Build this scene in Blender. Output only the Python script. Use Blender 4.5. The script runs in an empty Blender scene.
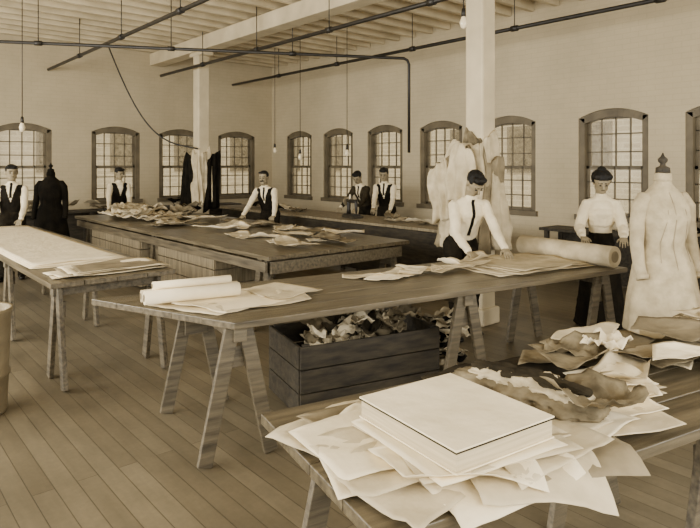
import bpy, bmesh, math, random
import numpy as np
from mathutils import Vector, Matrix, Euler, noise

# ------------------------------------------------------------------ materials
def lin(c):
    return c/12.92 if c <= 0.04045 else ((c+0.055)/1.055)**2.4
def sep(v):
    r = min(1, v*1.02); g = v*(0.885+0.080*v); b = v*(0.63+0.20*v)
    return (lin(r), lin(g), lin(b), 1)

MATS = {}
def M(name, v, rough=0.8, var=0.06, scale=6.0, bump=0.0, bscale=40.0, spec=0.3, stretch=None, metal=0.0):
    if name in MATS: return MATS[name]
    m = bpy.data.materials.new(name); m.use_nodes = True
    nt = m.node_tree; N = nt.nodes; L = nt.links
    b = N['Principled BSDF']; b.inputs['Roughness'].default_value = rough
    b.inputs['Specular IOR Level'].default_value = spec
    b.inputs['Metallic'].default_value = metal
    tc = N.new('ShaderNodeTexCoord'); mp = N.new('ShaderNodeMapping')
    if stretch: mp.inputs['Scale'].default_value = stretch
    L.new(tc.outputs['Object'], mp.inputs['Vector'])
    nz = N.new('ShaderNodeTexNoise'); nz.inputs['Scale'].default_value = scale
    nz.inputs['Detail'].default_value = 6
    L.new(mp.outputs['Vector'], nz.inputs['Vector'])
    cr = N.new('ShaderNodeValToRGB')
    cr.color_ramp.elements[0].position = 0.3; cr.color_ramp.elements[1].position = 0.7
    cr.color_ramp.elements[0].color = sep(max(0.02, v-var)); cr.color_ramp.elements[1].color = sep(min(1, v+var))
    L.new(nz.outputs['Fac'], cr.inputs['Fac']); L.new(cr.outputs['Color'], b.inputs['Base Color'])
    if bump > 0:
        n2 = N.new('ShaderNodeTexNoise'); n2.inputs['Scale'].default_value = bscale
        n2.inputs['Detail'].default_value = 3
        L.new(mp.outputs['Vector'], n2.inputs['Vector'])
        bp = N.new('ShaderNodeBump'); bp.inputs['Strength'].default_value = bump; bp.inputs['Distance'].default_value = 0.02
        L.new(n2.outputs['Fac'], bp.inputs['Height']); L.new(bp.outputs['Normal'], b.inputs['Normal'])
    MATS[name] = m
    return m

def brick_mat(name, v1, v2, vm, bw, bh, mortar, axis, rough, bump, var=0.08, nscale=1.5, spec=0.3, offset=0.5, worn=0):
    m = bpy.data.materials.new(name); m.use_nodes = True
    nt = m.node_tree; N = nt.nodes; L = nt.links
    b = N['Principled BSDF']; b.inputs['Roughness'].default_value = rough
    b.inputs['Specular IOR Level'].default_value = spec
    tc = N.new('ShaderNodeTexCoord'); sx = N.new('ShaderNodeSeparateXYZ'); cb = N.new('ShaderNodeCombineXYZ')
    L.new(tc.outputs['Object'], sx.inputs[0])
    L.new(sx.outputs[axis[0]], cb.inputs[0]); L.new(sx.outputs[axis[1]], cb.inputs[1])
    br = N.new('ShaderNodeTexBrick'); br.inputs['Scale'].default_value = 1
    br.inputs['Brick Width'].default_value = bw; br.inputs['Row Height'].default_value = bh
    br.inputs['Mortar Size'].default_value = mortar; br.offset = offset
    br.inputs['Color1'].default_value = sep(v1); br.inputs['Color2'].default_value = sep(v2)
    br.inputs['Mortar'].default_value = sep(vm)
    L.new(cb.outputs[0], br.inputs['Vector'])
    col = br.outputs['Color']
    for (ns, vr, strch) in ((nscale, var, None),)+(((9, .10, (1, .12, 1)), (30, .06, None)) if worn else ()):
        nz = N.new('ShaderNodeTexNoise'); nz.inputs['Scale'].default_value = ns; nz.inputs['Detail'].default_value = 8
        nz.inputs['Roughness'].default_value = .65
        if strch:
            mp = N.new('ShaderNodeMapping'); mp.inputs['Scale'].default_value = strch
            L.new(tc.outputs['Object'], mp.inputs['Vector']); L.new(mp.outputs['Vector'], nz.inputs['Vector'])
        else: L.new(tc.outputs['Object'], nz.inputs['Vector'])
        cr = N.new('ShaderNodeValToRGB'); cr.color_ramp.elements[0].position = .3; cr.color_ramp.elements[1].position = .7
        a = 1-vr*2.5
        cr.color_ramp.elements[0].color = (a, a, a, 1); cr.color_ramp.elements[1].color = (1, 1, 1, 1)
        L.new(nz.outputs['Fac'], cr.inputs['Fac'])
        mx = N.new('ShaderNodeMix'); mx.data_type = 'RGBA'; mx.blend_type = 'MULTIPLY'; mx.inputs['Factor'].default_value = 1
        L.new(col, mx.inputs['A']); L.new(cr.outputs['Color'], mx.inputs['B']); col = mx.outputs['Result']
    L.new(col, b.inputs['Base Color'])
    bp = N.new('ShaderNodeBump'); bp.inputs['Strength'].default_value = bump; bp.inputs['Distance'].default_value = 0.01
    bp.invert = True
    L.new(br.outputs['Fac'], bp.inputs['Height']); L.new(bp.outputs['Normal'], b.inputs['Normal'])
    return m

wall_mat_E = brick_mat('painted_brick_east', .76, .75, .73, .22, .075, .005, (1, 2), .75, .3, .06)
wall_mat_N = brick_mat('painted_brick_north', .74, .73, .71, .22, .075, .005, (0, 2), .75, .3, .06)
facade_E = brick_mat('outside_brick_east', .86, .80, .9, .5, .16, .02, (1, 2), .9, .1)
facade_N = brick_mat('outside_brick_north', .86, .80, .9, .5, .16, .02, (0, 2), .9, .1)
floor_mat = brick_mat('floor_boards', .56, .48, .36, 3.4, .11, .0025, (1, 0), .45, .4, .16, 1.1, .45, .37, worn=1)
wood = M('table_wood', .34, .5, .10, 3, .25, 30, .5, (1, 12, 12))
woodtop = M('table_top_wood', .34, .30, .10, 2.5, .12, 25, .5, (1, 14, 14))
wood_d = M('dark_wood', .19, .6, .07, 3, .3, 30, .4, (2, 10, 10))
wood_l = M('light_wood', .50, .6, .09, 3, .3, 30, .4, (10, 10, 1))
frame_m = M('window_wood', .38, .55, .05, 5, .1, 30, .4)
white_paint = M('white_paint', .78, .6, .05, 3, .1, 20, .3)
ceil_m = M('ceiling_paint', .76, .8, .07, 2, .1, 15, .2)
paper = M('paper', .92, .85, .04, 5, .3, 14, .2)
paper2 = M('paper_tan', .77, .85, .08, 5, .35, 14, .2)
paper3 = M('paper_brown', .50, .85, .09, 5, .3, 14, .2)
cloth_w = M('white_cloth', .90, .9, .04, 7, .35, 22, .15)
cloth_c = M('cream_cloth', .74, .9, .08, 7, .4, 18, .15)
cloth_coat = M('coat_wool', .70, .9, .06, 12, .5, 26, .15)
seam_m = M('coat_seam', .58, .9, .03, 12)
cloth_g = M('grey_cloth', .44, .95, .14, 9, .4, 20, .1)
cloth_b = M('black_cloth', .08, .95, .03, 9, .35, 25, .1)
cloth_d = M('dark_layer', .18, .95, .05, 9, .35, 25, .1)
vest_m = M('dark_vest', .09, .9, .03, 9, .3, 30, .1)
jacket_m = M('grey_jacket', .20, .9, .05, 9, .3, 30, .1)
trous = M('dark_trousers', .12, .95, .04, 9, .3, 20, .1)
skirt_m = M('dark_skirt', .10, .95, .03, 9, .3, 14, .1)
skin = M('skin', .55, .6, .03, 20, .05, 60, .3)
hair_m = M('hair', .06, .6, .03, 60, .5, 120, .3, (1, 1, .2))
lip_m = M('lip', .30, .6, .02)
shoe_m = M('shoe_leather', .08, .35, .02)
iron = M('iron_pipe', .12, .5, .04, 8, .1, 60, .5)
metal_g = M('galvanised_steel', .58, .4, .06, 6, .1, 40, .6, None, .5)
bulb_m = M('bulb_glass', .9, .1, .02, 6, 0, 1, .6)
book_edge = M('box_sides', .74, .8, .05, 4, .1, 60, .2, (1, 1, 30))

def glass_mat():
    m = bpy.data.materials.new('window_glass'); m.use_nodes = True
    nt = m.node_tree; N = nt.nodes; L = nt.links
    out = N['Material Output']; N.remove(N['Principled BSDF'])
    t = N.new('ShaderNodeBsdfTransparent'); t.inputs[0].default_value = (.97, .96, .93, 1)
    d = N.new('ShaderNodeBsdfPrincipled'); d.inputs['Roughness'].default_value = .15; d.inputs['Base Color'].default_value = sep(.85)
    mx = N.new('ShaderNodeMixShader'); mx.inputs[0].default_value = .14
    L.new(t.outputs[0], mx.inputs[1]); L.new(d.outputs[0], mx.inputs[2]); L.new(mx.outputs[0], out.inputs[0])
    return m
glass = glass_mat()

# ------------------------------------------------------------------ mesh builder
def link(o):
    bpy.context.scene.collection.objects.link(o); return o

class MB:
    def __init__(s): s.v = []; s.f = []; s.m = []; s.s = []; s.mats = []
    def mi(s, mat):
        if mat not in s.mats: s.mats.append(mat)
        return s.mats.index(mat)
    def add(s, vs, fs, mat, smooth=False):
        o = len(s.v); k = s.mi(mat)
        s.v += [tuple(v) for v in vs]
        for f in fs:
            s.f.append(tuple(i+o for i in f)); s.m.append(k); s.s.append(smooth)
    def box(s, c, size, mat, R=None):
        x, y, z = size[0]/2, size[1]/2, size[2]/2
        vs = [Vector((a*x, b*y, d*z)) for a in (-1, 1) for b in (-1, 1) for d in (-1, 1)]
        if R is not None: vs = [R @ v for v in vs]
        vs = [v+Vector(c) for v in vs]
        s.add(vs, [(0, 1, 3, 2), (4, 6, 7, 5), (0, 4, 5, 1), (2, 3, 7, 6), (0, 2, 6, 4), (1, 5, 7, 3)], mat)
    def beam(s, p0, p1, w, h, mat, side=(0, 1, 0)):
        p0 = Vector(p0); p1 = Vector(p1); d = (p1-p0); L = d.length; d.normalize()
        sd = Vector(side); sd = (sd-d*sd.dot(d)).normalized(); n = d.cross(sd)
        R = Matrix((sd, n, d)).transposed()
        s.box((p0+p1)/2, (w, h, L), mat, R)
    def tube(s, pts, rad, mat, n=12, smooth=True, cap=True):
        pts = [Vector(p) for p in pts]
        if not hasattr(rad, '__len__'): rad = [rad]*len(pts)
        vs = []; fs = []; prev = None
        for i, p in enumerate(pts):
            d = (pts[min(i+1, len(pts)-1)]-pts[max(i-1, 0)]).normalized()
            if prev is None:
                a = Vector((0, 0, 1)) if abs(d.z) < .9 else Vector((1, 0, 0))
                u = d.cross(a).normalized()
            else:
                u = (prev-d*prev.dot(d)).normalized()
            prev = u; w = d.cross(u)
            for k in range(n):
                t = 2*math.pi*k/n
                vs.append(p+(u*math.cos(t)+w*math.sin(t))*rad[i])
        for i in range(len(pts)-1):
            for k in range(n):
                a = i*n+k; b = i*n+(k+1) % n
                fs.append((a, b, b+n, a+n))
        s.add(vs, fs, mat, smooth)
        if cap:
            o = len(s.v)-len(vs); km = s.mi(mat)
            s.f.append(tuple(o+k for k in reversed(range(n)))); s.m.append(km); s.s.append(False)
            e = o+(len(pts)-1)*n
            s.f.append(tuple(e+k for k in range(n))); s.m.append(km); s.s.append(False)
    def loft(s, rings, mat, n=48, cap=True, folds=0, foldk=9, seed=0):
        vs = []; fs = []
        for r in rings:
            fa = r[5] if len(r) > 5 else 0
            for k in range(n):
                t = 2*math.pi*k/n
                q = 1+fa*math.sin(foldk*t+seed+r[2]*1.3)+fa*.5*math.sin((foldk+4)*t+seed*2)
                vs.append((r[0]+r[3]*q*math.cos(t), r[1]+r[4]*q*math.sin(t), r[2]))
        for i in range(len(rings)-1):
            for k in range(n):
                a = i*n+k; b = i*n+(k+1) % n
                fs.append((a, b, b+n, a+n))
        if cap:
            fs.append(tuple(reversed(range(n)))); fs.append(tuple((len(rings)-1)*n+k for k in range(n)))
        s.add(vs, fs, mat, True)
    def ball(s, c, r, mat, n=16, m=10):
        if not hasattr(r, '__len__'): r = (r, r, r)
        rings = []
        for i in range(m+1):
            ph = math.pi*(i/m)-math.pi/2
            rr = max(.02, math.cos(ph))
            rings.append((c[0], c[1], c[2]+r[2]*math.sin(ph), r[0]*rr, r[1]*rr))
        s.loft(rings, mat, n)
    def sheet(s, cx, cy, z, poly, rot, mat, amp=.02, seed=0, table=None, edge=.03, th=.0015, minz=None, freq=5):
        P = [(x*math.cos(rot)-y*math.sin(rot)+cx, x*math.sin(rot)+y*math.cos(rot)+cy) for x, y in poly]
        out = []; K = 8
        for i in range(len(P)):
            a = P[i]; b = P[(i+1) % len(P)]
            for k in range(K):
                t = k/K; out.append((a[0]+(b[0]-a[0])*t, a[1]+(b[1]-a[1])*t))
        n = len(out); Rn = 9
        mx = sum(p[0] for p in P)/len(P); my = sum(p[1] for p in P)/len(P)
        def zz(x, y, f):
            h = z+amp*(.5+.9*noise.noise(Vector((x*freq+seed*3.1, y*freq, seed*7.7))))*(.15+.85*f)
            h += amp*.35*noise.noise(Vector((x*freq*3+seed*3.1, y*freq*3, seed*2.7)))
            h += edge*max(0, noise.noise(Vector((x*4, y*4+seed*2.3, seed*1.7+5))))*f**4*1.6
            h = max(h, z)
            if table:
                d = max(table[0]-x, x-table[1], table[2]-y, y-table[3], 0)
                if d > 0: h = h-(d*.3+d*d*4)
            return h
        vs = [(mx, my, zz(mx, my, 0))]
        for r in range(1, Rn+1):
            f = r/Rn
            for (x, y) in out:
                X = mx+(x-mx)*f; Y = my+(y-my)*f
                vs.append((X, Y, zz(X, Y, f)))
        N0 = len(vs)
        vs += [(v[0], v[1], v[2]-th) for v in vs]
        fs = []
        for k in range(n):
            a = 1+k; b = 1+(k+1) % n
            fs.append((0, a, b)); fs.append((N0, N0+b, N0+a))
            for r in range(Rn-1):
                o = r*n
                fs.append((a+o, a+o+n, b+o+n, b+o)); fs.append((N0+a+o, N0+b+o, N0+b+o+n, N0+a+o+n))
            e = (Rn-1)*n
            fs.append((a+e, N0+a+e, N0+b+e, b+e))
        s.add(vs, fs, mat, True)
    def obj(s, name, loc=(0, 0, 0), rot=0, bevel=0, parent=None, subsurf=0):
        me = bpy.data.meshes.new(name); me.from_pydata(s.v, [], s.f)
        for m in s.mats: me.materials.append(m)
        me.polygons.foreach_set('material_index', s.m); me.polygons.foreach_set('use_smooth', s.s)
        bm = bmesh.new(); bm.from_mesh(me); bmesh.ops.recalc_face_normals(bm, faces=bm.faces[:]); bm.to_mesh(me); bm.free()
        me.update()
        o = bpy.data.objects.new(name, me); o.location = loc; o.rotation_euler = (0, 0, rot)
        if parent: o.parent = parent
        link(o)
        if bevel:
            b = o.modifiers.new('bevel', 'BEVEL'); b.width = bevel; b.segments = 2; b.limit_method = 'ANGLE'; b.angle_limit = .8
        return o

def rectpoly(w, h, rnd=None, j=0.0):
    p = [(-w/2, -h/2), (w/2, -h/2), (w/2, h/2), (-w/2, h/2)]
    if rnd: p = [(x+rnd.uniform(-j, j), y+rnd.uniform(-j, j)) for x, y in p]
    return p
def pattern_poly(rnd, s=.3):
    k = rnd.choice([5, 6, 7]); p = []
    for i in range(k):
        t = 2*math.pi*i/k+rnd.uniform(-.25, .25); r = s*rnd.uniform(.6, 1.1)
        p.append((r*1.5*math.cos(t), r*.8*math.sin(t)))
    return p

# ------------------------------------------------------------------ room
XE, YN, CH = 8.3, 12.64, 4.25
XW, YS = -3.5, -2.5
mb = MB(); mb.box(((XW+XE)/2, (YS+YN)/2, -.05), (XE-XW+.6, YN-YS+.6, .1), floor_mat); mb.obj('floor')
mb = MB(); mb.box(((XW+XE)/2, (YS+YN)/2, CH+.05), (XE-XW+.6, YN-YS+.6, .1), ceil_m); mb.obj('ceiling')

SILL, SPR, CROWN, WW = .95, 2.38, 2.5, 1.0
def arc(c, w, spr, crown, n=12):
    return [(c-w/2+w*i/n, spr+(crown-spr)*(1-(2*i/n-1)**2)) for i in range(n+1)]
def build_wall(name, s0, s1, centers, mp, mat, T=.32):
    mb = MB()
    def prism(poly, t0, t1, m, smooth=False):
        n = len(poly)
        vs = [mp(s, t0, z) for s, z in poly]+[mp(s, t1, z) for s, z in poly]
        fs = [tuple(range(n)), tuple(range(2*n-1, n-1, -1))]+[(i, (i+1) % n, (i+1) % n+n, i+n) for i in range(n)]
        mb.add(vs, fs, m, smooth)
    def rect(a, b, z0, z1): prism([(a, z0), (b, z0), (b, z1), (a, z1)], 0, T, mat)
    rect(s0, s1, 0, SILL); rect(s0, s1, CROWN, CH)
    e = s0
    for c in sorted(centers):
        rect(e, c-WW/2, SILL, CROWN); e = c+WW/2
        A = arc(c, WW, SPR, CROWN)
        for i in range(len(A)-1):
            prism([A[i], A[i+1], (A[i+1][0], CROWN+.0005), (A[i][0], CROWN+.0005)], 0, T, mat)
    rect(e, s1, SILL, CROWN)
    mb.obj(name)
WN = [0]
def build_window(c, mp):
    WN[0] += 1
    mb = MB()
    def prism(poly, t0, t1, m):
        n = len(poly)
        vs = [mp(s, t0, z) for s, z in poly]+[mp(s, t1, z) for s, z in poly]
        fs = [tuple(range(n)), tuple(range(2*n-1, n-1, -1))]+[(i, (i+1) % n, (i+1) % n+n, i+n) for i in range(n)]
        mb.add(vs, fs, m)
    def rect(a, b, z0, z1, t0, t1, m=frame_m): prism([(a, z0), (b, z0), (b, z1), (a, z1)], t0, t1, m)
    w = WW/2; t0, t1 = .02, .16
    fw = .085
    rect(c-w, c-w+fw, SILL, SPR, t0, t1); rect(c+w-fw, c+w, SILL, SPR, t0, t1)
    rect(c-w-.04, c+w+.04, SILL-.05, SILL+.03, -.05, t1)
    A = arc(c, WW-.004, SPR, CROWN-.003); B = arc(c, WW-2*fw, SPR-fw*.9, CROWN-fw*1.4)
    for i in range(len(A)-1):
        prism([B[i], B[i+1], A[i+1], A[i]], t0, t1, frame_m)
    zb, zt = SILL+.03, CROWN-.1; mid = (zb+zt)/2-.03
    for (z0, z1, ta, tb) in ((zb, mid+.03, .08, .11), (mid-.03, zt, .115, .145)):
        a, b = c-w+fw, c+w-fw; sw = .045
        rect(a, a+sw, z0, z1, ta, tb); rect(b-sw, b, z0, z1, ta, tb)
        rect(a, b, z0, z0+sw, ta, tb); rect(a, b, z1-sw, z1+(.03 if z1 == zt else 0), ta, tb)
        for k in range(1, 4):
            s = a+(b-a)*k/4; rect(s-.009, s+.009, z0, z1, ta, tb)
        for k in range(1, 3):
            z = z0+(z1-z0)*k/3; rect(a, b, z-.009, z+.009, ta, tb)
        tm = (ta+tb)/2
        rect(a, b, z0, z1, tm-.002, tm+.002, glass)
    mb.obj('window_%d' % WN[0], bevel=.004)
mpE = lambda s, t, z: (XE+t, s, z)
mpN = lambda s, t, z: (s, YN+t, z)
EC = [11.5, 10.06, 8.6, 7.15, 5.71, 4.0, 2.54, 1.0, -.5]
NC = [7.31, 5.88, 4.46, 2.72, 1.2, -.4, -2.0]
build_wall('wall_east', YS, YN+.32, EC, mpE, wall_mat_E)
build_wall('wall_north', XW, XE, NC, mpN, wall_mat_N)
for c in EC: build_window(c, mpE)
for c in NC: build_window(c, mpN)
mb = MB(); mb.box((XE-.015, (YS+YN)/2, .1), (.03, YN-YS, .2), frame_m); mb.obj('baseboard_east')
mb = MB(); mb.box(((XW+XE)/2-.02, YN-.015, .1), (XE-XW-.05, .03, .2), frame_m); mb.obj('baseboard_north')
def facade(name, size, loc, mat, axis):
    mb = MB()
    mb.box((0, 0, size[2]/2), size, mat)
    L = size[1] if axis == 1 else size[0]
    for i in range(int(L/2.4)):
        for z in (1.6, 4.2):
            s = -L/2+1.2+i*2.4
            if axis == 1: mb.box((-size[0]/2-.01, s, z), (.05, 1.1, 1.5), wood_l); mb.box((-size[0]/2-.03, s, z), (.05, .9, 1.3), cloth_g)
            else: mb.box((s, -size[1]/2-.01, z), (1.1, .05, 1.5), wood_l); mb.box((s, -size[1]/2-.03, z), (.9, .05, 1.3), cloth_g)
    mb.obj(name, loc)
facade('neighbour_building', (.5, 30, 5.2), (17, 8, -2), facade_E, 1)
facade('neighbour_building', (28, .5, 5.2), (4, 22, -2), facade_N, 0)

mb = MB()
y = YS+.2
while y < YN-.1:
    mb.box(((XW+XE)/2, y, CH-.075), (XE-XW-.02, .07, .15), ceil_m); y += .42
mb.obj('ceiling_joists')
BX = 5.3
mb = MB(); mb.box((BX, (YS+YN)/2, CH-.28), (.28, YN-YS-.02, .26), white_paint); mb.obj('ceiling_girder', bevel=.01)
mb = MB(); mb.box((.2, (YS+YN)/2, CH-.28), (.28, YN-YS-.02, .26), white_paint); mb.obj('ceiling_girder', bevel=.01)
for (cy) in (10.5, 4.0):
    mb = MB(); w = .115
    mb.box((0, 0, (CH-.41)/2), (2*w, 2*w, CH-.41), white_paint)
    mb.box((0, 0, .09), (.3, .3, .18), white_paint); mb.box((0, 0, CH-.45), (.26, .5, .08), white_paint)
    mb.obj('wooden_column', (BX, cy, 0), bevel=.02)

def pipe(name, pts, r=.028, hang=True):
    mb = MB(); mb.tube(pts, r, iron, 10)
    a = Vector(pts[0]); b = Vector(pts[1]); n = int((b-a).length/2)
    for i in range(1, n+1):
        p = a.lerp(b, i/(n+1)); d = (b-a).normalized()
        mb.tube([p-d*.05, p+d*.05], r*1.5, iron, 10)
        mb.tube([p, (p.x, p.y, CH-.02)], .007, iron, 6)
    mb.obj(name)
pipe('sprinkler_pipe', [(3.15, -1, 3.55), (3.15, YN-.02, 3.55)])
pipe('sprinkler_pipe', [(5.06, -1, 3.52), (5.06, 11.8, 3.52)])
pipe('sprinkler_pipe', [(7.18, -1, 3.6), (7.18, YN-.02, 3.6)])
pipe('gas_pipe', [(.6, 10.25, 3.44), (7.05, 6.85, 3.44), (7.1, 6.82, 3.41), (7.12, 6.8, 3.34), (7.12, 6.8, 1.9)], .024)

def lamp(x, y, zb):
    mb = MB(); mb.tube([(0, 0, CH-.02), (0, 0, zb+.1)], .006, iron, 6)
    mb.tube([(0, 0, zb+.14), (0, 0, zb+.06)], [.018, .024], iron, 12)
    mb.tube([(0, 0, zb+.07), (0, 0, zb+.045), (0, 0, zb), (0, 0, zb-.045), (0, 0, zb-.06)], [.018, .025, .04, .028, .006], bulb_m, 14)
    mb.obj('pendant_bulb', (x, y, 0))
lamp(1.9, 8.9, 2.2); lamp(4.7, 3.75, 3.1); lamp(6.6, 7.75, 1.9); lamp(6.6, 9.1, 1.85); lamp(6.9, 10.4, 2.0)
mb = MB()
pts = []
for i in range(25):
    t = i/24
    a = Vector((3.9, 11.5, 3.95)); b = Vector((5.16, 10.36, 2.0)); p = a.lerp(b, t); p.z -= .75*math.sin(math.pi*t)**1.0*(1-t*.35); pts.append(p)
mb.tube(pts, .014, iron, 8); mb.obj('hanging_electric_cord')

# ------------------------------------------------------------------ tables
def trestle(mb, x, y0, y1, H, spread=.2, mat=wood, lw=.085):
    mb.box((x, (y0+y1)/2, H-.045), (.075, y1-y0+.08, .09), mat)
    for y in (y0, y1):
        for sgn in (-1, 1):
            mb.beam((x+sgn*.04, y, H-.015), (x+sgn*spread, y, .01), .035, lw, mat, side=(0, 1, 0))
        mb.box((x, y+.03*(1 if y == y0 else -1), H-.19), (.16, .025, .12), mat)

def table(name, O, rot, L, W, H, trs, boards=5, x0s=None, topm=woodtop, spread=.2, th=.04, extra=None, inset=.1, lm=wood):
    mb = MB(); bw = W/boards
    for i in range(boards):
        xs = (x0s[0]+(x0s[1]-x0s[0])*i/boards) if x0s else 0
        xe = (x0s[0]+(x0s[1]-x0s[0])*(i+1)/boards) if x0s else 0
        a, b = i*bw+.002, (i+1)*bw-.002
        vs = [(xs, a, H-th), (L, a, H-th), (L, b, H-th), (xe, b, H-th), (xs, a, H), (L, a, H), (L, b, H), (xe, b, H)]
        mb.add(vs, [(3, 2, 1, 0), (4, 5, 6, 7), (0, 1, 5, 4), (1, 2, 6, 5), (2, 3, 7, 6), (3, 0, 4, 7)], topm)
    for x in trs: trestle(mb, x, inset, W-inset, H-th, spread, lm)
    if extra: extra(mb)
    return mb.obj(name, (O[0], O[1], 0), rot, bevel=.004)

RA = math.radians(-9.9)
table('cutting_table', (1.69, 2.95), RA, 3.52, 1.06, .82, [.06, 1.78, 3.3], 5, (0, -.6), extra=lambda m: m.box((1.7, .5, .7), (3.3, .05, .08), wood))
table('cutting_table', (2.19, 4.8), math.radians(90), 4.7, .98, .82, [.2, 1.9, 3.6], 4, topm=woodtop)
def cex(m):
    for (a, b) in ((1.1, 2.6), (3.2, 5.2)):
        for k in range(4):
            m.box(((a+b)/2, 1.93, .12+k*.17), (b-a, .025, .16), wood_l)
            m.box((a, 1.55, .12+k*.17), (.025, .75, .16), wood_l)
    m.box((.04, 1.0, .70), (.03, 1.8, .12), wood)
    m.box((3.0, 1.94, .71), (5.9, .03, .1), wood)
table('cutting_table', (5.1, 4.86), math.radians(90), 6.1, 1.95, .82, [.25, 2.9, 5.6], 8, extra=cex, topm=woodtop)
def dex(m):
    m.box((3.2, .88, .42), (6.2, .03, .7), wood_d)
table('cutting_table', (7.12, 5.1), math.radians(90), 6.6, .92, .82, [.2, 2.2, 4.3, 6.3], 4, extra=dex, topm=wood_l)
RF = math.radians(-12)
table('cutting_table', (1.02, 1.06), RF, 3.3, .86, .78, [.28, 1.6, 3.0], 4, inset=.12)

# ---- main table contents
OM = (1.69, 2.95); rnd = random.Random(4)
mb = MB()
mb.sheet(.12, .52, .823, [(-.45, .12), (-.15, -.33), (.5, -.25), (.62, .2), (.1, .3)], 0, paper2, .012, 3, None, .02)
mb.sheet(.2, .5, .828, [(-.4, .1), (-.2, -.28), (.3, -.2), (.4, .22), (0, .3)], .1, paper, .012, 5, None, .02)
mb.sheet(.55, .6, .834, rectpoly(.45, .3, rnd, .08), .35, paper2, .02, 8)
mb.obj('pattern_paper_sheets', (OM[0], OM[1], 0), RA)
mb = MB()
def roll(mb, a, b, r, mat, core=paper3):
    a = Vector(a); b = Vector(b); mb.tube([a, b], r, mat, 28); d = (b-a).normalized()
    mb.tube([a-d*.003, a-d*.001], r*.55, core, 20); mb.tube([b+d*.001, b+d*.003], r*.55, core, 20)
roll(mb, (-.36, .60, .885), (.24, .58, .885), .042, paper); roll(mb, (-.36, .69, .88), (.26, .67, .88), .038, paper2)
roll(mb, (-.30, .645, .945), (.20, .63, .945), .026, paper)
mb.obj('paper_roll', (OM[0], OM[1], 0), RA)
mb = MB()
for i in range(10):
    x = 1.35+i*.13; mb.sheet(x, .66+rnd.uniform(-.12, .18), .824+i*.004, pattern_poly(rnd, .15), rnd.uniform(-.6, .6), [paper2, paper, cloth_c][i % 3], .02, 20+i, None, .05)
mb.obj('pattern_pieces', (OM[0], OM[1], 0), RA)
mb = MB()
for i in range(5):
    mb.sheet(2.76+.02*i, .56, .823+.006*i, rectpoly(1.02-.05*i, .72, rnd, .05), .02*i, [cloth_c, paper2][i % 2], .01, 40+i, None, .02)
mb.obj('folded_cloth_layers', (OM[0], OM[1], 0), RA)
mb = MB(); roll(mb, (3.40, .04, .915), (3.36, 1.04, .915), .09, cloth_c); mb.obj('fabric_roll', (OM[0], OM[1], 0), RA)

# ---- left table contents
mb = MB()
for i in range(4):
    mb.sheet(1.66, 7.5, .823+.007*i, rectpoly(.86-.02*i, 3.9-.05*i, rnd, .02), 0, cloth_w, .006, 60+i, None, .01)
mb.obj('spread_white_cloth')
mb = MB()
for i in range(6):
    mb.sheet(1.72+.02*i, 5.12+rnd.uniform(-.03, .06), .823+.006*i, rectpoly(.86-.03*i, .42, rnd, .05), rnd.uniform(-.1, .1), [paper2, paper, paper3][i % 3], .008, 70+i, (1.21, 2.19, 4.8, 9), .02)
mb.obj('pattern_paper_sheets')

# ---- table C contents
mb = MB()
for i in range(26):
    mb.sheet(rnd.uniform(3.5, 4.8), rnd.uniform(5.2, 8.7), .823+i*.002, pattern_poly(rnd, .24), rnd.uniform(0, 3), [paper, cloth_c, paper2, cloth_g][i % 4], .03, 90+i, None, .05)
mb.obj('pattern_pieces')
mb = MB()
for i in range(14):
    mb.sheet(rnd.uniform(3.5, 4.4), rnd.uniform(9.1, 10.4), .825+i*.01, pattern_poly(rnd, .38), rnd.uniform(0, 3), [cloth_w, cloth_c, paper2][i % 3], .07, 120+i, None, .06, freq=9)
mb.obj('fabric_pile')
mb = MB()
for i in range(5):
    mb.sheet(rnd.uniform(4.35, 4.75), rnd.uniform(9.5, 10.0), .825+i*.03, pattern_poly(rnd, .22), rnd.uniform(0, 3), [cloth_g, cloth_b][i % 2], .12, 150+i, None, .08)
mb.obj('fabric_pile')
mb = MB()
for i in range(6):
    mb.sheet(6.65+rnd.uniform(-.1, .1), 5.5+i*.25, .823+.005*i, pattern_poly(rnd, .2), rnd.uniform(0, 3), [cloth_w, cloth_c, cloth_g][i % 3], .05, 170+i, None, .06)
mb.obj('fabric_pile')
mb = MB()
for i in range(6):
    mb.sheet(6.65+rnd.uniform(-.1, .1), 9.2+i*.3, .823+.005*i, pattern_poly(rnd, .2), rnd.uniform(0, 3), [cloth_g, cloth_c, cloth_b][i % 3], .08, 190+i, None, .06)
mb.obj('fabric_pile')

mb = MB()
mb.box((0, 0, .02), (.42, .2, .04), wood_d); mb.box((.02, 0, .05), (.36, .14, .02), iron)
mb.loft([(.15, 0, .06, .04, .04), (.15, 0, .14, .03, .03), (.15, 0, .24, .032, .035), (.15, 0, .30, .03, .03)], iron, 16)
mb.tube([(.17, 0, .27), (.05, 0, .28), (-.08, 0, .275), (-.14, 0, .27)], [.035, .03, .03, .028], iron, 14)
mb.tube([(-.14, 0, .31), (-.14, 0, .24), (-.14, 0, .12), (-.14, 0, .07)], [.02, .03, .022, .008], iron, 12)
mb.tube([(.2, 0, .26), (.225, 0, .26)], .075, metal_g, 20); mb.tube([(.1, 0, .3), (.1, 0, .38)], [.02, .015], paper, 12)
mb.obj('sewing_machine', (6.55, 7.55, .823), 1.3)

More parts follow.
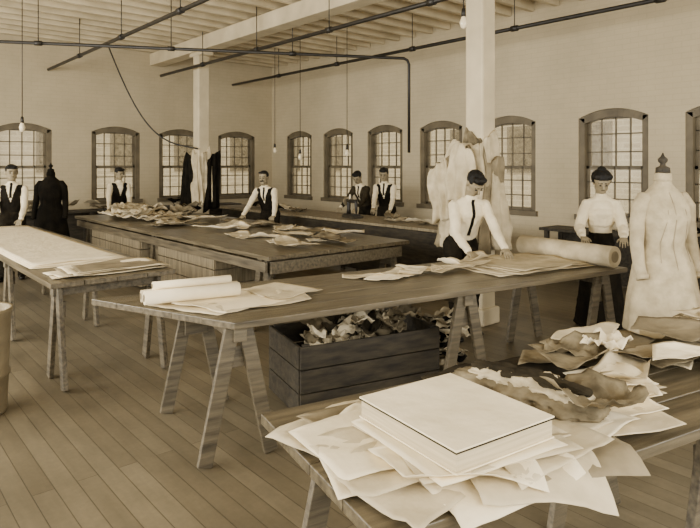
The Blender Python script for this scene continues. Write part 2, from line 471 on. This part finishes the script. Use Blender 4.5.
# ------------------------------------------------------------------ foreground table contents
OF = (1.02, 1.06); TF = (0, 3.3, 0, .86); rnd = random.Random(11)
mb = MB()
S = [(.22, .55, .42, .36, .15, paper2), (.18, .34, .36, .40, -.2, paper), (.30, .62, .46, .26, .1, paper3), (.24, .2, .4, .32, .3, paper2), (.42, .1, .46, .30, .1, paper),
     (.72, .14, .46, .32, -.12, paper3), (.17, .46, .34, .3, .35, paper), (.86, .2, .38, .28, .25, paper), (.56, .06, .42, .24, -.2, paper2), (.28, .3, .50, .42, -.06, paper2),
     (.78, .24, .46, .36, .1, paper2), (.25, .42, .44, .46, .08, paper), (.66, .12, .44, .28, .12, paper2), (.36, .16, .44, .3, -.25, paper), (.5, .3, .58, .52, .06, paper2), (.5, .24, .54, .46, -.06, paper2), (.46, .31, .50, .52, .12, paper)]
for i, (a, b, c, d, r, m) in enumerate(S):
    mb.sheet(a, b, .784+.0033*i, rectpoly(c, d, rnd, .05), r, m, .014 if i < 14 else .005, i+1, TF, .03 if i < 14 else .008, freq=7)
mb.obj('pattern_paper_pile', (OF[0], OF[1], 0), RF)
mb = MB()
a = math.radians(5)
R = Matrix.Rotation(a, 3, 'Z'); bz = .846
mb.box((.46, .31, bz), (.42, .47, .005), paper, R); mb.box((.46, .31, bz+.030), (.41, .46, .056), book_edge, R)
mb.box((.46, .31, bz+.059), (.424, .474, .004), cloth_d, R); mb.box((.46, .31, bz+.064), (.42, .47, .006), paper, R)
mb.obj('pattern_book', (OF[0], OF[1], 0), RF, bevel=.0015)
mb = MB()
mb.sheet(1.0, .55, .80, [(-.35, -.2), (-.1, -.32), (.35, -.3), (.45, .0), (.3, .25), (-.1, .3), (-.32, .25)], 0, cloth_d, .02, 3, TF, .02)  # flat dark irregular sheet on the table, beside the book
mb.obj('dark_layer', (OF[0], OF[1], 0), RF)
mb = MB()
for i in range(34):
    mb.sheet(rnd.uniform(1.35, 2.7), rnd.uniform(.28, .8), .784+.0032*i, rectpoly(rnd.uniform(.28, .58), rnd.uniform(.16, .32), rnd, .07), rnd.uniform(-.5, .6), [paper2, paper3, paper, paper2, cloth_g][i % 5], .018, 210+i, TF, .035, freq=7)
for i in range(6):
    mb.sheet(1.10+i*.04, .16+.05*i, .80+.006*i, rectpoly(.34, .2, rnd, .05), rnd.uniform(-.4, .3), [paper2, paper][i % 2], .015, 240+i, TF, .03)
mb.obj('pattern_paper_pile', (OF[0], OF[1], 0), RF)
mb = MB()
for (w_, h_, m_, z0, sd) in ((.135, .05, cloth_g, .845, 1), (.09, .04, cloth_c, .875, 2), (.05, .03, cloth_d, .90, 3)):
    n = 40; vs = []; fs = []; K = 48
    a0 = Vector((.80, .70, z0)); a1 = Vector((.98, .14, z0)); ax = (a1-a0); d = ax.normalized(); sdv = Vector((-d.y, d.x, 0))
    for i in range(n+1):
        t = i/n; p = a0+ax*(t*(1 if sd == 1 else .8)+(0 if sd == 1 else .12)); ww = w_*math.sin(math.pi*(.06+.88*t))**.5; hh = h_*math.sin(math.pi*(.06+.88*t))**.6
        for k in range(K):
            th = 2*math.pi*k/K
            q = 1+.34*noise.noise(Vector((math.cos(th)*1.6, math.sin(th)*1.6, t*7+sd*9)))+.30*noise.noise(Vector((math.cos(th)*4, math.sin(th)*4, t*22+sd*9)))
            v = p+sdv*ww*q*math.cos(th)+Vector((0, 0, 1))*hh*q*math.sin(th); vs.append(v)
    for i in range(n):
        for k in range(K):
            a = i*K+k; b = i*K+(k+1) % K; fs.append((a, b, b+K, a+K))
    fs.append(tuple(reversed(range(K)))); fs.append(tuple(n*K+k for k in range(K)))
    mb.add(vs, fs, m_, True)
mb.sheet(.98, .22, .86, [(-.16, -.14), (.05, -.2), (.2, -.05), (.12, .14), (-.1, .12)], .2, cloth_g, .07, 33, None, .05, freq=9)
mb.obj('fabric_bundle', (OF[0], OF[1], 0), RF)
mb = MB()
mb.sheet(1.5, .55, .885, [(-.16, -.07), (.08, -.1), (.17, .04), (-.04, .1)], .4, cloth_w, .09, 35, None, .05, freq=9)
mb.sheet(1.35, .62, .87, [(-.16, -.07), (.08, -.1), (.17, .04), (-.04, .1)], -.4, cloth_g, .07, 36, None, .05, freq=9)
mb.obj('crumpled_fabric_scraps', (OF[0], OF[1], 0), RF)
mb = MB(); mb.sheet(0, 0, .004, rectpoly(.35, .25, rnd, .04), .3, paper, .02, 7, None, .05); mb.obj('dropped_paper', (3.3, 1.02, 0))

# ------------------------------------------------------------------ crate
mb = MB(); cw, cd, ch = 1.12, .62, .48
for k in range(3):
    z = .085+k*.16
    mb.box((0, -cd/2, z), (cw, .02, .152), wood_d); mb.box((0, cd/2, z), (cw, .02, .152), wood_d)
    mb.box((-cw/2, 0, z), (.02, cd-.02, .152), wood_d); mb.box((cw/2, 0, z), (.02, cd-.02, .152), wood_d)
mb.box((0, 0, .02), (cw-.02, cd-.02, .02), wood_d)
for sx in (-1, 1):
    for sy in (-1, 1): mb.box((sx*(cw/2-.05), sy*(cd/2-.025), .25), (.05, .03, .48), wood_d)
cr = mb.obj('wooden_crate', (2.98, 3.42, 0), math.radians(-14), bevel=.003)
mb = MB(); rnd = random.Random(5)
for i in range(40):
    mb.sheet(rnd.uniform(-.36, .36), rnd.uniform(-.15, .13), .32+.006*i, pattern_poly(rnd, .12), rnd.uniform(0, 3), [paper2, cloth_w, cloth_g, cloth_d, paper3][i % 5], .10, 300+i, None, .05, freq=8)
mb.obj('fabric_scraps', (2.98, 3.42, 0), math.radians(-14))
mb = MB()
for i in range(30):
    mb.sheet(rnd.gauss(0, .1), rnd.gauss(0, .1), .02+.012*i, pattern_poly(rnd, .13), rnd.uniform(0, 3), [cloth_g, cloth_c, cloth_b, paper2][i % 4], .08, 400+i, None, .04, freq=8)
mb.obj('fabric_scraps', (3.95, 3.38, 0))

mb = MB()
mb.loft([(0, 0, 0, .17, .17), (0, 0, .02, .18, .18), (0, 0, .25, .19, .19), (0, 0, .26, .2, .2), (0, 0, .28, .2, .2), (0, 0, .29, .19, .19), (0, 0, .68, .205, .205), (0, 0, .70, .215, .215), (0, 0, .72, .215, .215), (0, 0, .715, .195, .195), (0, 0, .1, .17, .17)], metal_g, 40)
mb.obj('metal_waste_bin', (.74, 4.76, 0))

# ------------------------------------------------------------------ dress forms
def dress_form(name, x, y, rot, mat, hem=.48, s=1.0, sleeves=True, trim=seam_m, knob=wood_d):
    mb = MB()
    R = [(0, 0, hem, .285, .24, .045), (0, 0, hem+.02, .287, .242, .045), (0, 0, .72, .26, .22, .035), (0, .0, .95, .22, .185, .018), (0, 0, 1.03, .192, .16, .004), (0, 0, 1.12, .155, .13),
         (0, .005, 1.22, .170, .145), (0, .012, 1.32, .190, .158), (0, .008, 1.40, .186, .14), (0, 0, 1.46, .165, .112), (0, 0, 1.50, .13, .09), (0, 0, 1.535, .09, .072), (0, 0, 1.56, .066, .062), (0, 0, 1.60, .06, .06), (0, 0, 1.625, .060, .060)]
    if hem < .3: R = [(0, 0, hem, .36, .32, .05), (0, 0, hem+.02, .36, .32, .05), (0, 0, .4, .31, .27, .04)]+R[2:]
    mb.loft(R, mat, 72, foldk=7)
    mb.loft([(0, 0, 1.58, .068, .066), (0, 0, 1.63, .062, .060), (0, 0, 1.64, .056, .056)], mat, 32)
    mb.loft([(0, 0, 1.63, .052, .052), (0, 0, 1.68, .050, .050), (0, 0, 1.695, .02, .02), (0, 0, 1.71, .018, .018), (0, 0, 1.725, .034, .034), (0, 0, 1.745, .036, .036), (0, 0, 1.765, .014, .014), (0, 0, 1.79, .004, .004)], knob, 24)
    if sleeves:
        for sg in (-1, 1):
            mb.tube([(sg*.10, 0, 1.455), (sg*.155, 0, 1.45), (sg*.195, .005, 1.39), (sg*.212, .0, 1.28), (sg*.226, .01, 1.12), (sg*.235, .05, .98), (sg*.235, .09, .88)], [.045, .060, .062, .054, .047, .042, .038], mat, 20)
            mb.tube([(sg*.235, .078, .91), (sg*.235, .092, .875)], [.044, .043], mat, 20)
    zs = [r[2] for r in R]
    def seam(x0, x1, z0, z1, front=1):
        z = z0
        while z < z1-.02:
            z2 = min(z+.07, z1); P = []
            for zz_ in (z, z2):
                t = (zz_-z0)/(z1-z0); xx = x0+(x1-x0)*t
                rx = np.interp(zz_, zs, [r[3] for r in R]); ry = np.interp(zz_, zs, [r[4] for r in R]); cy = np.interp(zz_, zs, [r[1] for r in R])
                P.append((xx, cy+front*(ry*math.sqrt(max(.05, 1-(xx/rx)**2))+.001), zz_))
            mb.beam(P[0], P[1], .004, .005, trim, side=(1, 0, 0)); z = z2
    for sg in (-1, 1):
        seam(sg*.12, sg*.07, 1.0, 1.38); seam(sg*.12, sg*.07, .98, 1.4, -1)
    seam(.02, .02, .95, 1.5); seam(0, 0, .95, 1.5, -1)
    mb.tube([(0, 0, .05), (0, 0, hem+.3)], .02, knob, 14)
    for k in range(3):
        t = k*2.094+.5; c, sn = math.cos(t), math.sin(t)
        mb.tube([(0, 0, .2), (.1*c, .1*sn, .15), (.22*c, .22*sn, .03)], [.02, .018, .014], knob, 10)
        mb.ball((.22*c, .22*sn, .022), .022, iron)
    o = mb.obj(name, (x, y, 0), rot); o.scale = (s, s, s)
    d = o.modifiers.new('folds', 'DISPLACE'); d.texture = fold_tex; d.strength = .012; d.mid_level = .5; d.texture_coords = 'LOCAL'
    return o
fold_tex = bpy.data.textures.new('coat_folds', 'CLOUDS'); fold_tex.noise_scale = .1
dress_form('dress_form_with_coat', 4.66, 1.86, math.radians(150), cloth_coat)
dress_form('dress_form_with_coat', 5.0, 1.33, math.radians(150), cloth_coat)
dress_form('dress_form_with_black_dress', 2.62, 10.35, math.radians(150), cloth_b, .04, .97, trim=vest_m, knob=cloth_b)

# ------------------------------------------------------------------ garments on columns
def hanging(mb, cx, cy, ztop, zbot, w, mat, ang, seed, depth=.05):
    n = 26; m = 16; vs = []; fs = []
    d = Vector((math.cos(ang), math.sin(ang), 0)); nn = Vector((-d.y, d.x, 0))
    for side in (0, 1):
        for j in range(m+1):
            t = j/m; z = ztop+(zbot-ztop)*t
            ww = w*(.72+.28*min(1, t*3.2)**.6)*(1+.14*math.sin(seed+t*5))
            for i in range(n+1):
                u = i/n*2-1
                f = depth*(.55+.45*math.sin(u*7+seed+t*2))*(.3+.7*t)+.01+.03*noise.noise(Vector((u*3, t*4, seed)))
                p = Vector((cx, cy, 0))+d*(u*ww/2+.03*math.sin(seed*2+t*3))+nn*(f if side == 0 else -.008)
                zz = z-(.05*noise.noise(Vector((u*2.0, seed, 2)))+(.09*u*math.sin(seed))*(1-t*.6))
                vs.append((p.x, p.y, zz))
    S = (n+1)*(m+1)
    for j in range(m):
        for i in range(n):
            a = j*(n+1)+i; fs.append((a, a+1, a+n+2, a+n+1)); fs.append((S+a, S+a+n+1, S+a+n+2, S+a+1))
    for j in range(m):
        for i in (0, n):
            a = j*(n+1)+i; fs.append((a, a+n+1, S+a+n+1, S+a))
    for i in range(n):
        for j in (0, m):
            a = j*(n+1)+i; fs.append((a, S+a, S+a+1, a+1))
    mb.add(vs, fs, mat, True)
mb = MB()
cx, cy = BX, 4.0
A1 = math.radians(180); A2 = math.radians(90)
hanging(mb, cx-.02, cy-.125, 2.0, .85, .30, cloth_c, A1, 1.0)
hanging(mb, cx-.02, cy-.165, 1.75, .8, .34, paper3, A1, 2.6)
hanging(mb, cx+.06, cy-.20, 1.55, .8, .32, cloth_c, A1, 4.2)
hanging(mb, cx-.125, cy+.0, 2.02, .85, .34, cloth_g, A2, 5.0)
hanging(mb, cx-.165, cy+.08, 1.94, .9, .5, cloth_c, A2, 6.2)
hanging(mb, cx-.21, cy+.2, 1.82, .85, .5, paper3, A2, 7.9)
hanging(mb, cx-.26, cy+.12, 1.62, .8, .4, cloth_c, A2, 9.9)
hanging(mb, cx-.31, cy+.0, 1.9, 1.3, .3, paper2, A2, 11.9)
hanging(mb, cx-.29, cy+.3, 1.72, 1.1, .26, cloth_c, A2, 13.3)
mb.obj('hanging_pattern_pieces')
mb = MB(); cx, cy = BX, 10.5
hanging(mb, cx, cy-.125, 1.95, .95, .26, cloth_c, A1, 1.5); hanging(mb, cx-.125, cy+.0, 1.95, .95, .26, cloth_c, A2, 3.5)
hanging(mb, cx-.15, cy+.25, 1.9, .85, .34, cloth_b, A2, 5.5); hanging(mb, cx+.15, cy-.15, 1.9, .85, .3, cloth_b, A1, 8.5)
mb.obj('hanging_garments')
mb = MB(); mb.box((0, 0, .78), (.5, 3.6, .04), wood_d)
for yy in (-1.7, 0, 1.7):
    for xx in (-.2, .2): mb.box((xx, yy, .38), (.06, .06, .76), wood_d)
mb.box((.2, 0, .4), (.03, 3.5, .7), wood_d)
mb.obj('work_bench', (7.98, 3.0, 0), bevel=.004)
mb = MB()
for i in range(12):
    mb.sheet(rnd.uniform(-.08, .08), rnd.uniform(-1.4, 1.4), .805+.01*i, pattern_poly(rnd, .14), 1.57+rnd.uniform(-.3, .3), [cloth_g, cloth_c, cloth_b][i % 3], .1, 500+i, None, .05)
mb.obj('fabric_pile', (7.98, 3.0, 0))
mb = MB(); mb.box((0, 0, .8), (5, .5, .04), wood_d)
for xx in (-2.4, -.8, .8, 2.4):
    for yy in (-.2, .2): mb.box((xx, yy, .39), (.06, .06, .78), wood_d)
mb.box((0, .2, .4), (4.9, .03, .7), wood_d)
mb.obj('work_bench', (4.6, 12.32, 0), bevel=.004)
mb = MB()
for i in range(12):
    mb.sheet(rnd.uniform(-2.2, 2.2), rnd.uniform(-.06, .06), .825+.01*i, pattern_poly(rnd, .15), rnd.uniform(-.3, .3), [cloth_g, cloth_c, cloth_b][i % 3], .1, 600+i, None, .05)
mb.obj('fabric_pile', (4.6, 12.32, 0))

# ------------------------------------------------------------------ people
_sp = []
for i in range(1, 8):
    ph = math.pi*i/8
    for k in range(14):
        t = 2*math.pi*k/14; _sp.append((math.sin(ph)*math.cos(t), math.sin(ph)*math.sin(t), math.cos(ph)))
_sp += [(0, 0, 1), (0, 0, -1)]
SP = np.array(_sp)
I3 = np.eye(3)
wr_tex = bpy.data.textures.new('wrinkles', 'CLOUDS'); wr_tex.noise_scale = .07; wr_tex.noise_depth = 2
def V(*a): return np.array(a, float)
class Part:
    def __init__(s, c0, r0, c1=None, r1=None, mat=0, R=I3):
        f = lambda r: np.array(r if hasattr(r, '__len__') else (r, r, r), float)
        s.c0 = np.array(c0, float); s.r0 = f(r0); s.c1 = s.c0 if c1 is None else np.array(c1, float)
        s.r1 = s.r0 if r1 is None else f(r1); s.mat = mat; s.R = R
    def pts(s):
        a = (SP*s.r0) @ s.R.T+s.c0
        if s.c1 is s.c0: return a
        return np.vstack([a, (SP*s.r1) @ s.R.T+s.c1])
    def dist(s, P):
        a = s.c1-s.c0; L = a.dot(a)
        t = np.clip((P-s.c0) @ a/L, 0, 1) if L > 1e-9 else np.zeros(len(P))
        c = s.c0+t[:, None]*a; r = s.r0+t[:, None]*(s.r1-s.r0)
        k = np.linalg.norm(((P-c) @ s.R)/r, axis=1)
        return (k-1)*r.min(axis=1)
def fuse(parts, voxel, mats, smooth=3, override=None, name='body', parent=None, wrinkle=0):
    vs = []; fs = []
    for p in parts:
        bm = bmesh.new()
        for q in p.pts(): bm.verts.new(q)
        bmesh.ops.convex_hull(bm, input=bm.verts[:])
        bmesh.ops.delete(bm, geom=[v for v in bm.verts if not v.link_faces], context='VERTS')
        bm.verts.index_update(); o = len(vs)
        vs += [tuple(v.co) for v in bm.verts]; fs += [tuple(v.index+o for v in f.verts) for f in bm.faces]
        bm.free()
    me = bpy.data.meshes.new('tmp'); me.from_pydata(vs, [], fs)
    ob = bpy.data.objects.new('tmp', me); link(ob)
    r = ob.modifiers.new('r', 'REMESH'); r.mode = 'VOXEL'; r.voxel_size = voxel
    if smooth:
        sm = ob.modifiers.new('s', 'SMOOTH'); sm.factor = .5; sm.iterations = smooth
    dg = bpy.context.evaluated_depsgraph_get(); dg.update()
    m2 = bpy.data.meshes.new_from_object(ob.evaluated_get(dg))
    bpy.data.objects.remove(ob); bpy.data.meshes.remove(me)
    C = np.empty(len(m2.polygons)*3); m2.polygons.foreach_get('center', C); C = C.reshape(-1, 3)
    D = np.stack([p.dist(C) for p in parts]); idx = D.argmin(axis=0)
    pm = np.array([p.mat for p in parts]); mi = pm[idx]
    if override: mi = override(C, mi)
    m2.materials.clear()
    for m in mats: m2.materials.append(m)
    m2.polygons.foreach_set('material_index', mi.astype(np.int32)); m2.polygons.foreach_set('use_smooth', np.ones(len(m2.polygons), bool))
    m2.update(); m2.name = name
    o = bpy.data.objects.new(name, m2); link(o)
    if parent: o.parent = parent
    if wrinkle:
        d = o.modifiers.new('folds', 'DISPLACE'); d.texture = wr_tex; d.strength = wrinkle; d.mid_level = .5; d.texture_coords = 'LOCAL'
    return o
def nrm(v): return v/np.linalg.norm(v)
def ik(a, b, l1, l2, pole):
    d = b-a; L = np.linalg.norm(d)
    if L > (l1+l2)*.995: b = a+d/L*(l1+l2)*.995; d = b-a; L = np.linalg.norm(d)
    u = d/L; x = (l1*l1-l2*l2+L*L)/(2*L); h = math.sqrt(max(0, l1*l1-x*x))
    p = nrm(pole-u*pole.dot(u)); return a+u*x+p*h, b
def hand_parts(w, d, n, side, curl=.35, sc=1.0, mat=0):
    d = nrm(d); n = nrm(n-d*n.dot(d)); l = np.cross(d, n)*side
    R = np.stack([l, n, d], axis=1); P = []
    P.append(Part(w-d*.03, (.026*sc, .02*sc, .02), w+d*.01, (.027*sc, .018*sc, .015), mat, R))
    P.append(Part(w+d*.015*sc, (.030*sc, .015*sc, .02*sc), w+d*.075*sc, (.040*sc, .012*sc, .014*sc), mat, R))
    lens = [.9, 1.0, .93, .74]
    for i in range(4):
        off = (1.5-i)*.0205*sc; b = w+d*.078*sc+l*off; ang = curl*.5; q = b; rr = .0088*sc
        dirl = l*(1.5-i)*.07
        for s, ln in enumerate((.043, .027, .021)):
            ang += curl*(.5+.35*s)
            dd = nrm(d*math.cos(ang)+n*math.sin(ang)+dirl)
            e = q+dd*ln*lens[i]*sc; P.append(Part(q, rr, e, rr*.9, mat)); q = e; rr *= .9
    q = w+d*.028*sc+l*.026*sc; d1 = nrm(d*.7+l*.75+n*.25); e = q+d1*.042*sc
    P.append(Part(q, .013*sc, e, .0105*sc, mat)); d2 = nrm(d*.95+l*.3+n*.3); P.append(Part(e, .0105*sc, e+d2*.032*sc, .008*sc, mat))
    return P

def person(name, x, y, yaw, lean=.12, hL=(-.25, .4, .9), hR=(.25, .4, .9), head_pitch=.3, head_yaw=0, s=.97, woman=False, vest=False, tie=True, must=False, fine=False, side=0.0, pole=.35, jacket=False, girth=1.0, bald=0.0):
    root = bpy.data.objects.new(name, None); root.location = (x, y, 0); root.rotation_euler = (0, 0, yaw); root.scale = (s, s, s); link(root)
    hL = np.array(hL)/s; hR = np.array(hR)/s
    P0 = V(0, -math.sin(lean)*.14, .95)
    dz = V(math.sin(side), math.sin(lean), math.cos(lean)); dz = nrm(dz); dx = nrm(V(1, 0, 0)-dz*dz[0]); dy = np.cross(dz, dx)
    R = np.stack([dx, dy, dz], axis=1)
    L = lambda a, b, c: P0+R @ V(a, b, c)
    SH, VE, TR, SK, SO, TI, SL = 0, 1, 2, 3, 4, 5, 6
    mats = [cloth_w, jacket_m if jacket else vest_m, skirt_m if woman else trous, skin, shoe_m, vest_m, jacket_m if jacket else cloth_w]
    P = []; tm = VE if vest else SH
    w = .9 if woman else .97; g = girth
    P.append(Part(L(0, 0, -.02), (.160*g, .115*g, .10), L(0, 0, .10), (.145*w*g if not woman else .120, .105*g, .06), TR, R))
    if woman:
        P.append(Part(L(0, 0, .10), (.116, .1, .06), L(0, .01, .22), (.130, .105, .06), tm, R))
        P.append(Part(L(0, .02, .22), (.14, .115, .06), L(0, .035, .34), (.158, .125, .07), tm, R))
    else:
        P.append(Part(L(0, 0, .10), (.146*g, .110*g, .06), L(0, .005, .24), (.153*g, .112*g, .06), tm, R))
        P.append(Part(L(0, .005, .24), (.153*g, .112*g, .06), L(0, .01, .37), (.170, .118, .07), tm, R))
    P.append(Part(L(0, .01, .37), (.166*w, .115, .07), L(0, -.005, .445), (.14*w, .08, .045), tm, R))
    for sg in (-1, 1): P.append(Part(L(sg*.14*w, -.005, .43), .052, L(sg*.02, -.012, .495), (.06, .055, .025), tm, R))
    N0 = L(0, -.012, .485)
    hd = nrm(dz*.75+V(0, .10+.35*math.sin(head_pitch), .6)); HC = N0+hd*.185
    P.append(Part(N0, (.060, .060, .03), N0+hd*.055, (.057, .057, .018), SH, R))
    ends = []
    for sg, tgt in ((-1, hL), (1, hR)):
        S = L(sg*.172*w, -.005, .425); tgt = np.array(tgt, float)
        E, W = ik(S, tgt, .29, .255, V(sg*pole, -.6, -.6))
        k = 1.3 if woman else 1.02
        P.append(Part(S, .060*w, S*.5+E*.5, .053*w*k, SL)); P.append(Part(S*.5+E*.5, .053*w*k, E, .048*w*k, SL))
        fd = nrm(W-E)
        P.append(Part(E, .047*w*k, E*.4+W*.6, .043*w*k, SL)); P.append(Part(E*.4+W*.6, .042*w, W-fd*.01, .033, SL)); P.append(Part(W-fd*.025, .036, W-fd*.005, .035, SH))
        ends.append((sg, W, fd))
    if woman:
        prev = None
        for (z, r) in ((.97, .13), (.82, .185), (.5, .22), (.2, .26), (.03, .29)):
            c = (0, P0[1]*(z/.95), z)
            if prev: P.append(Part(prev[0], (prev[1], prev[1]*.9, .025), c, (r, r*.9, .02), TR))
            prev = (c, r)
        for sg in (-1, 1): P.append(Part((sg*.08, .0, .045), (.04, .05, .04), (sg*.09, .24, .03), (.035, .03, .025), SO))
    else:
        for sg in (-1, 1):
            H = L(sg*.09, 0, -.03); A = V(sg*.12, -.02+(.06 if sg > 0 else -.06), .09)
            K, A = ik(H, A, .43, .42, V(sg*.1, 1, 0))
            P.append(Part(H, .098, K, .068, TR)); P.append(Part(K, .068, K*.5+A*.5, .064, TR)); P.append(Part(K*.5+A*.5, .064, A, .058, TR)); P.append(Part(A, .058, A-V(0, 0, .035), .062, TR))
            P.append(Part((A[0], A[1]-.02, .045), (.036, .045, .04), (A[0]+sg*.02, A[1]+.15, .032), (.044, .05, .03), SO))
    def ov(C, mi):
        q = (C-P0) @ R; m = mi.copy()
        tor = np.isin(mi, [SH, VE]) & (np.abs(q[:, 0]) < .17) & (q[:, 1] > .03) & (q[:, 2] < .52)
        if vest:
            V_ = tor & (q[:, 2] > .24) & (np.abs(q[:, 0]) < (q[:, 2]-.24)*.30)
            m[V_] = SH
            m[(mi == VE) & (q[:, 2] > .49)] = SH
            if not jacket: m[(mi == VE) & (np.abs(q[:, 0]) > .165*w) & (q[:, 2] > .3)] = SH
        if tie and not woman:
            lo = .3 if vest else .14
            m[tor & (q[:, 2] > lo) & (np.abs(q[:, 0]) < .020)] = TI
        return m
    fuse(P, .007 if fine else .012, mats, 4, ov, 'clothed_body', root, wrinkle=.018)
    HP = []
    for sg, W, fd in ends:
        d = nrm(fd*.6+V(-sg*.15, .7, -.15)); HP += hand_parts(W, d, V(0, .1, -1), 1.0 if sg > 0 else -1.0, .38)
    fuse(HP, .0045 if fine else .006, [skin], 1, None, 'hands', root)
    cy_, sy_ = math.cos(head_yaw), math.sin(head_yaw)
    Rz = np.array([[cy_, -sy_, 0], [sy_, cy_, 0], [0, 0, 1]]); cp, sp = math.cos(-head_pitch), math.sin(-head_pitch)
    Rx = np.array([[1, 0, 0], [0, cp, -sp], [0, sp, cp]]); RH = Rz @ Rx
    h = lambda a, b, c: HC+RH @ V(a, b, c)
    SKI, HAI, LIP, EY = 0, 1, 2, 3
    Q = [Part(h(0, -.012, .03), (.076, .092, .082), mat=SKI, R=RH),
         Part(h(0, .018, .01), (.070, .068, .07), h(0, .048, -.080), (.038, .032, .024), SKI, RH),
         Part(h(-.042, .01, -.05), (.025, .05, .03), h(.042, .01, -.05), (.025, .05, .03), SKI, RH),
         Part(h(0, .085, .018), .008, h(0, .108, -.018), (.014, .010, .009), SKI, RH),
         Part(h(-.035, .074, .03), (.018, .012, .008), h(.035, .074, .03), (.018, .012, .008), SKI, RH),
         Part(h(0, .072, -.048), (.026, .014, .012), mat=SKI, R=RH),
         Part(N0-hd*.02, (.054, .054, .03), h(0, -.02, -.04), (.052, .055, .03), SKI, R)]
    for sg in (-1, 1): Q.append(Part(h(sg*.078, -.008, .012), (.008, .02, .018), h(sg*.076, -.004, -.018), (.007, .012, .014), SKI, RH))
    if woman:
        Q += [Part(h(0, -.025, .048), (.106, .108, .092), mat=HAI, R=RH), Part(h(0, -.05, .13), (.045, .045, .03), mat=HAI, R=RH), Part(h(-.060, .026, .080), (.040, .040, .034), h(.060, .026, .080), (.040, .040, .034), HAI, RH)]
    else:
        Q += [Part(h(0, -.02, .045), (.083, .096, .078), mat=HAI, R=RH), Part(h(-.025, .032, .090), (.042, .038, .022), h(.035, .032, .086), (.042, .038, .024), HAI, RH)]
    def oh(C, mi):
        q = (C-HC) @ RH; m = np.full(len(mi), SKI)
        hair = (mi == HAI) & ((q[:, 2] > .058+bald) | (q[:, 1] < -.005))
        hair |= (np.abs(q[:, 0]) > .055) & (q[:, 1] < .035) & (q[:, 2] > .010) & (mi == HAI)
        hair |= (q[:, 1] < -.03) & (q[:, 2] > -.055)
        hair |= (q[:, 2] > .066+bald)
        m[hair] = HAI; return m
    F = [Part(h(0, .085, -.047), (.022, .009, .0045), mat=0, R=RH)]
    for sg in (-1, 1):
        F.append(Part(h(sg*.03, .0805, .006), (.013, .008, .007), mat=1, R=RH))
        F.append(Part(h(sg*.014, .085, .031), (.007, .006, .004), h(sg*.046, .077, .031), (.007, .006, .003), 1, RH))
        if must: F.append(Part(h(sg*.03, .086, -.038), (.010, .009, .006), h(0, .096, -.029), (.012, .010, .009), 1, RH))
    k = 1.07
    for ob in (fuse(Q, .005 if fine else .007, [skin, hair_m], 2, oh, 'head', root), fuse(F, .003, [lip_m, hair_m], 0, None, 'facial_features', root)):
        ob.scale = (k, k, k); ob.location = tuple(HC*(1-k))
    return root

person('man_cutter', 4.74, 3.78, math.radians(156), .46, (-.16, .50, .93), (.18, .44, .91), .85, .15, .98, fine=True)
person('woman_worker', 6.14, 3.08, math.radians(125), .12, (-.16, .38, .98), (.22, .36, .98), .45, .1, .94, woman=True, fine=True)
person('man_worker', 2.0, 10.0, math.radians(160), .08, (-.16, .32, .92), (.20, .32, .92), .1, .3, .98, vest=True, girth=1.06)
person('man_worker', 4.1, 11.5, math.radians(175), .10, (-.10, .36, .95), (.26, .34, .90), .25, .35, .95, vest=True, tie=False)
person('man_worker', 5.58, 8.6, math.radians(122), .46, (-.30, .44, .88), (.24, .46, .88), .15, .1, .95, vest=True, must=True, fine=True, girth=1.08, bald=.02)
person('man_worker', 7.55, 7.78, math.radians(120), .30, (-.2, .44, .92), (.10, .46, .95), .3, .1, .96, vest=True)
person('man_worker', 7.55, 8.35, math.radians(100), .5, (-.2, .5, .92), (.18, .5, .92), .6, .2, .95, vest=True, jacket=True)

# ------------------------------------------------------------------ lights / world
w = bpy.data.worlds.new('World'); bpy.context.scene.world = w; w.use_nodes = True
bg = w.node_tree.nodes['Background']; bg.inputs[0].default_value = (1, .95, .85, 1); bg.inputs[1].default_value = 1.15
def area(name, loc_, target, sx, sy, power):
    l = bpy.data.lights.new(name, 'AREA'); l.shape = 'RECTANGLE'; l.size = sx; l.size_y = sy; l.energy = power; l.color = (1, .96, .87)
    o = bpy.data.objects.new(name, l); o.location = loc_; link(o)
    o.rotation_euler = (Vector(target)-Vector(loc_)).to_track_quat('-Z', 'Y').to_euler()
area('daylight_west_windows', (-3.3, 6, 2.2), (5, 6, 1.2), 10, 2.2, 950)
area('daylight_south_windows', (3, -2.3, 2.3), (4, 6, 1.2), 8, 2.2, 420)
sl = bpy.data.lights.new('sun', 'SUN'); sl.energy = 3.0; sl.angle = .1; sl.color = (1, .96, .88)
so = bpy.data.objects.new('sun', sl); link(so); so.rotation_euler = Vector((1, 1, -2.6)).to_track_quat('-Z', 'Y').to_euler(); so.location = (-10, -10, 26)

# ------------------------------------------------------------------ camera
cam = bpy.data.cameras.new('camera'); co = bpy.data.objects.new('camera', cam); link(co)
cam.sensor_fit = 'HORIZONTAL'; cam.sensor_width = 36; cam.lens = 36*600/700
cam.shift_y = -(264-165)/700
cam.clip_start = .05
co.location = (0, 0, 1.7)
co.rotation_euler = (math.radians(90), 0, -math.atan2(.652, .758))
bpy.context.scene.camera = co
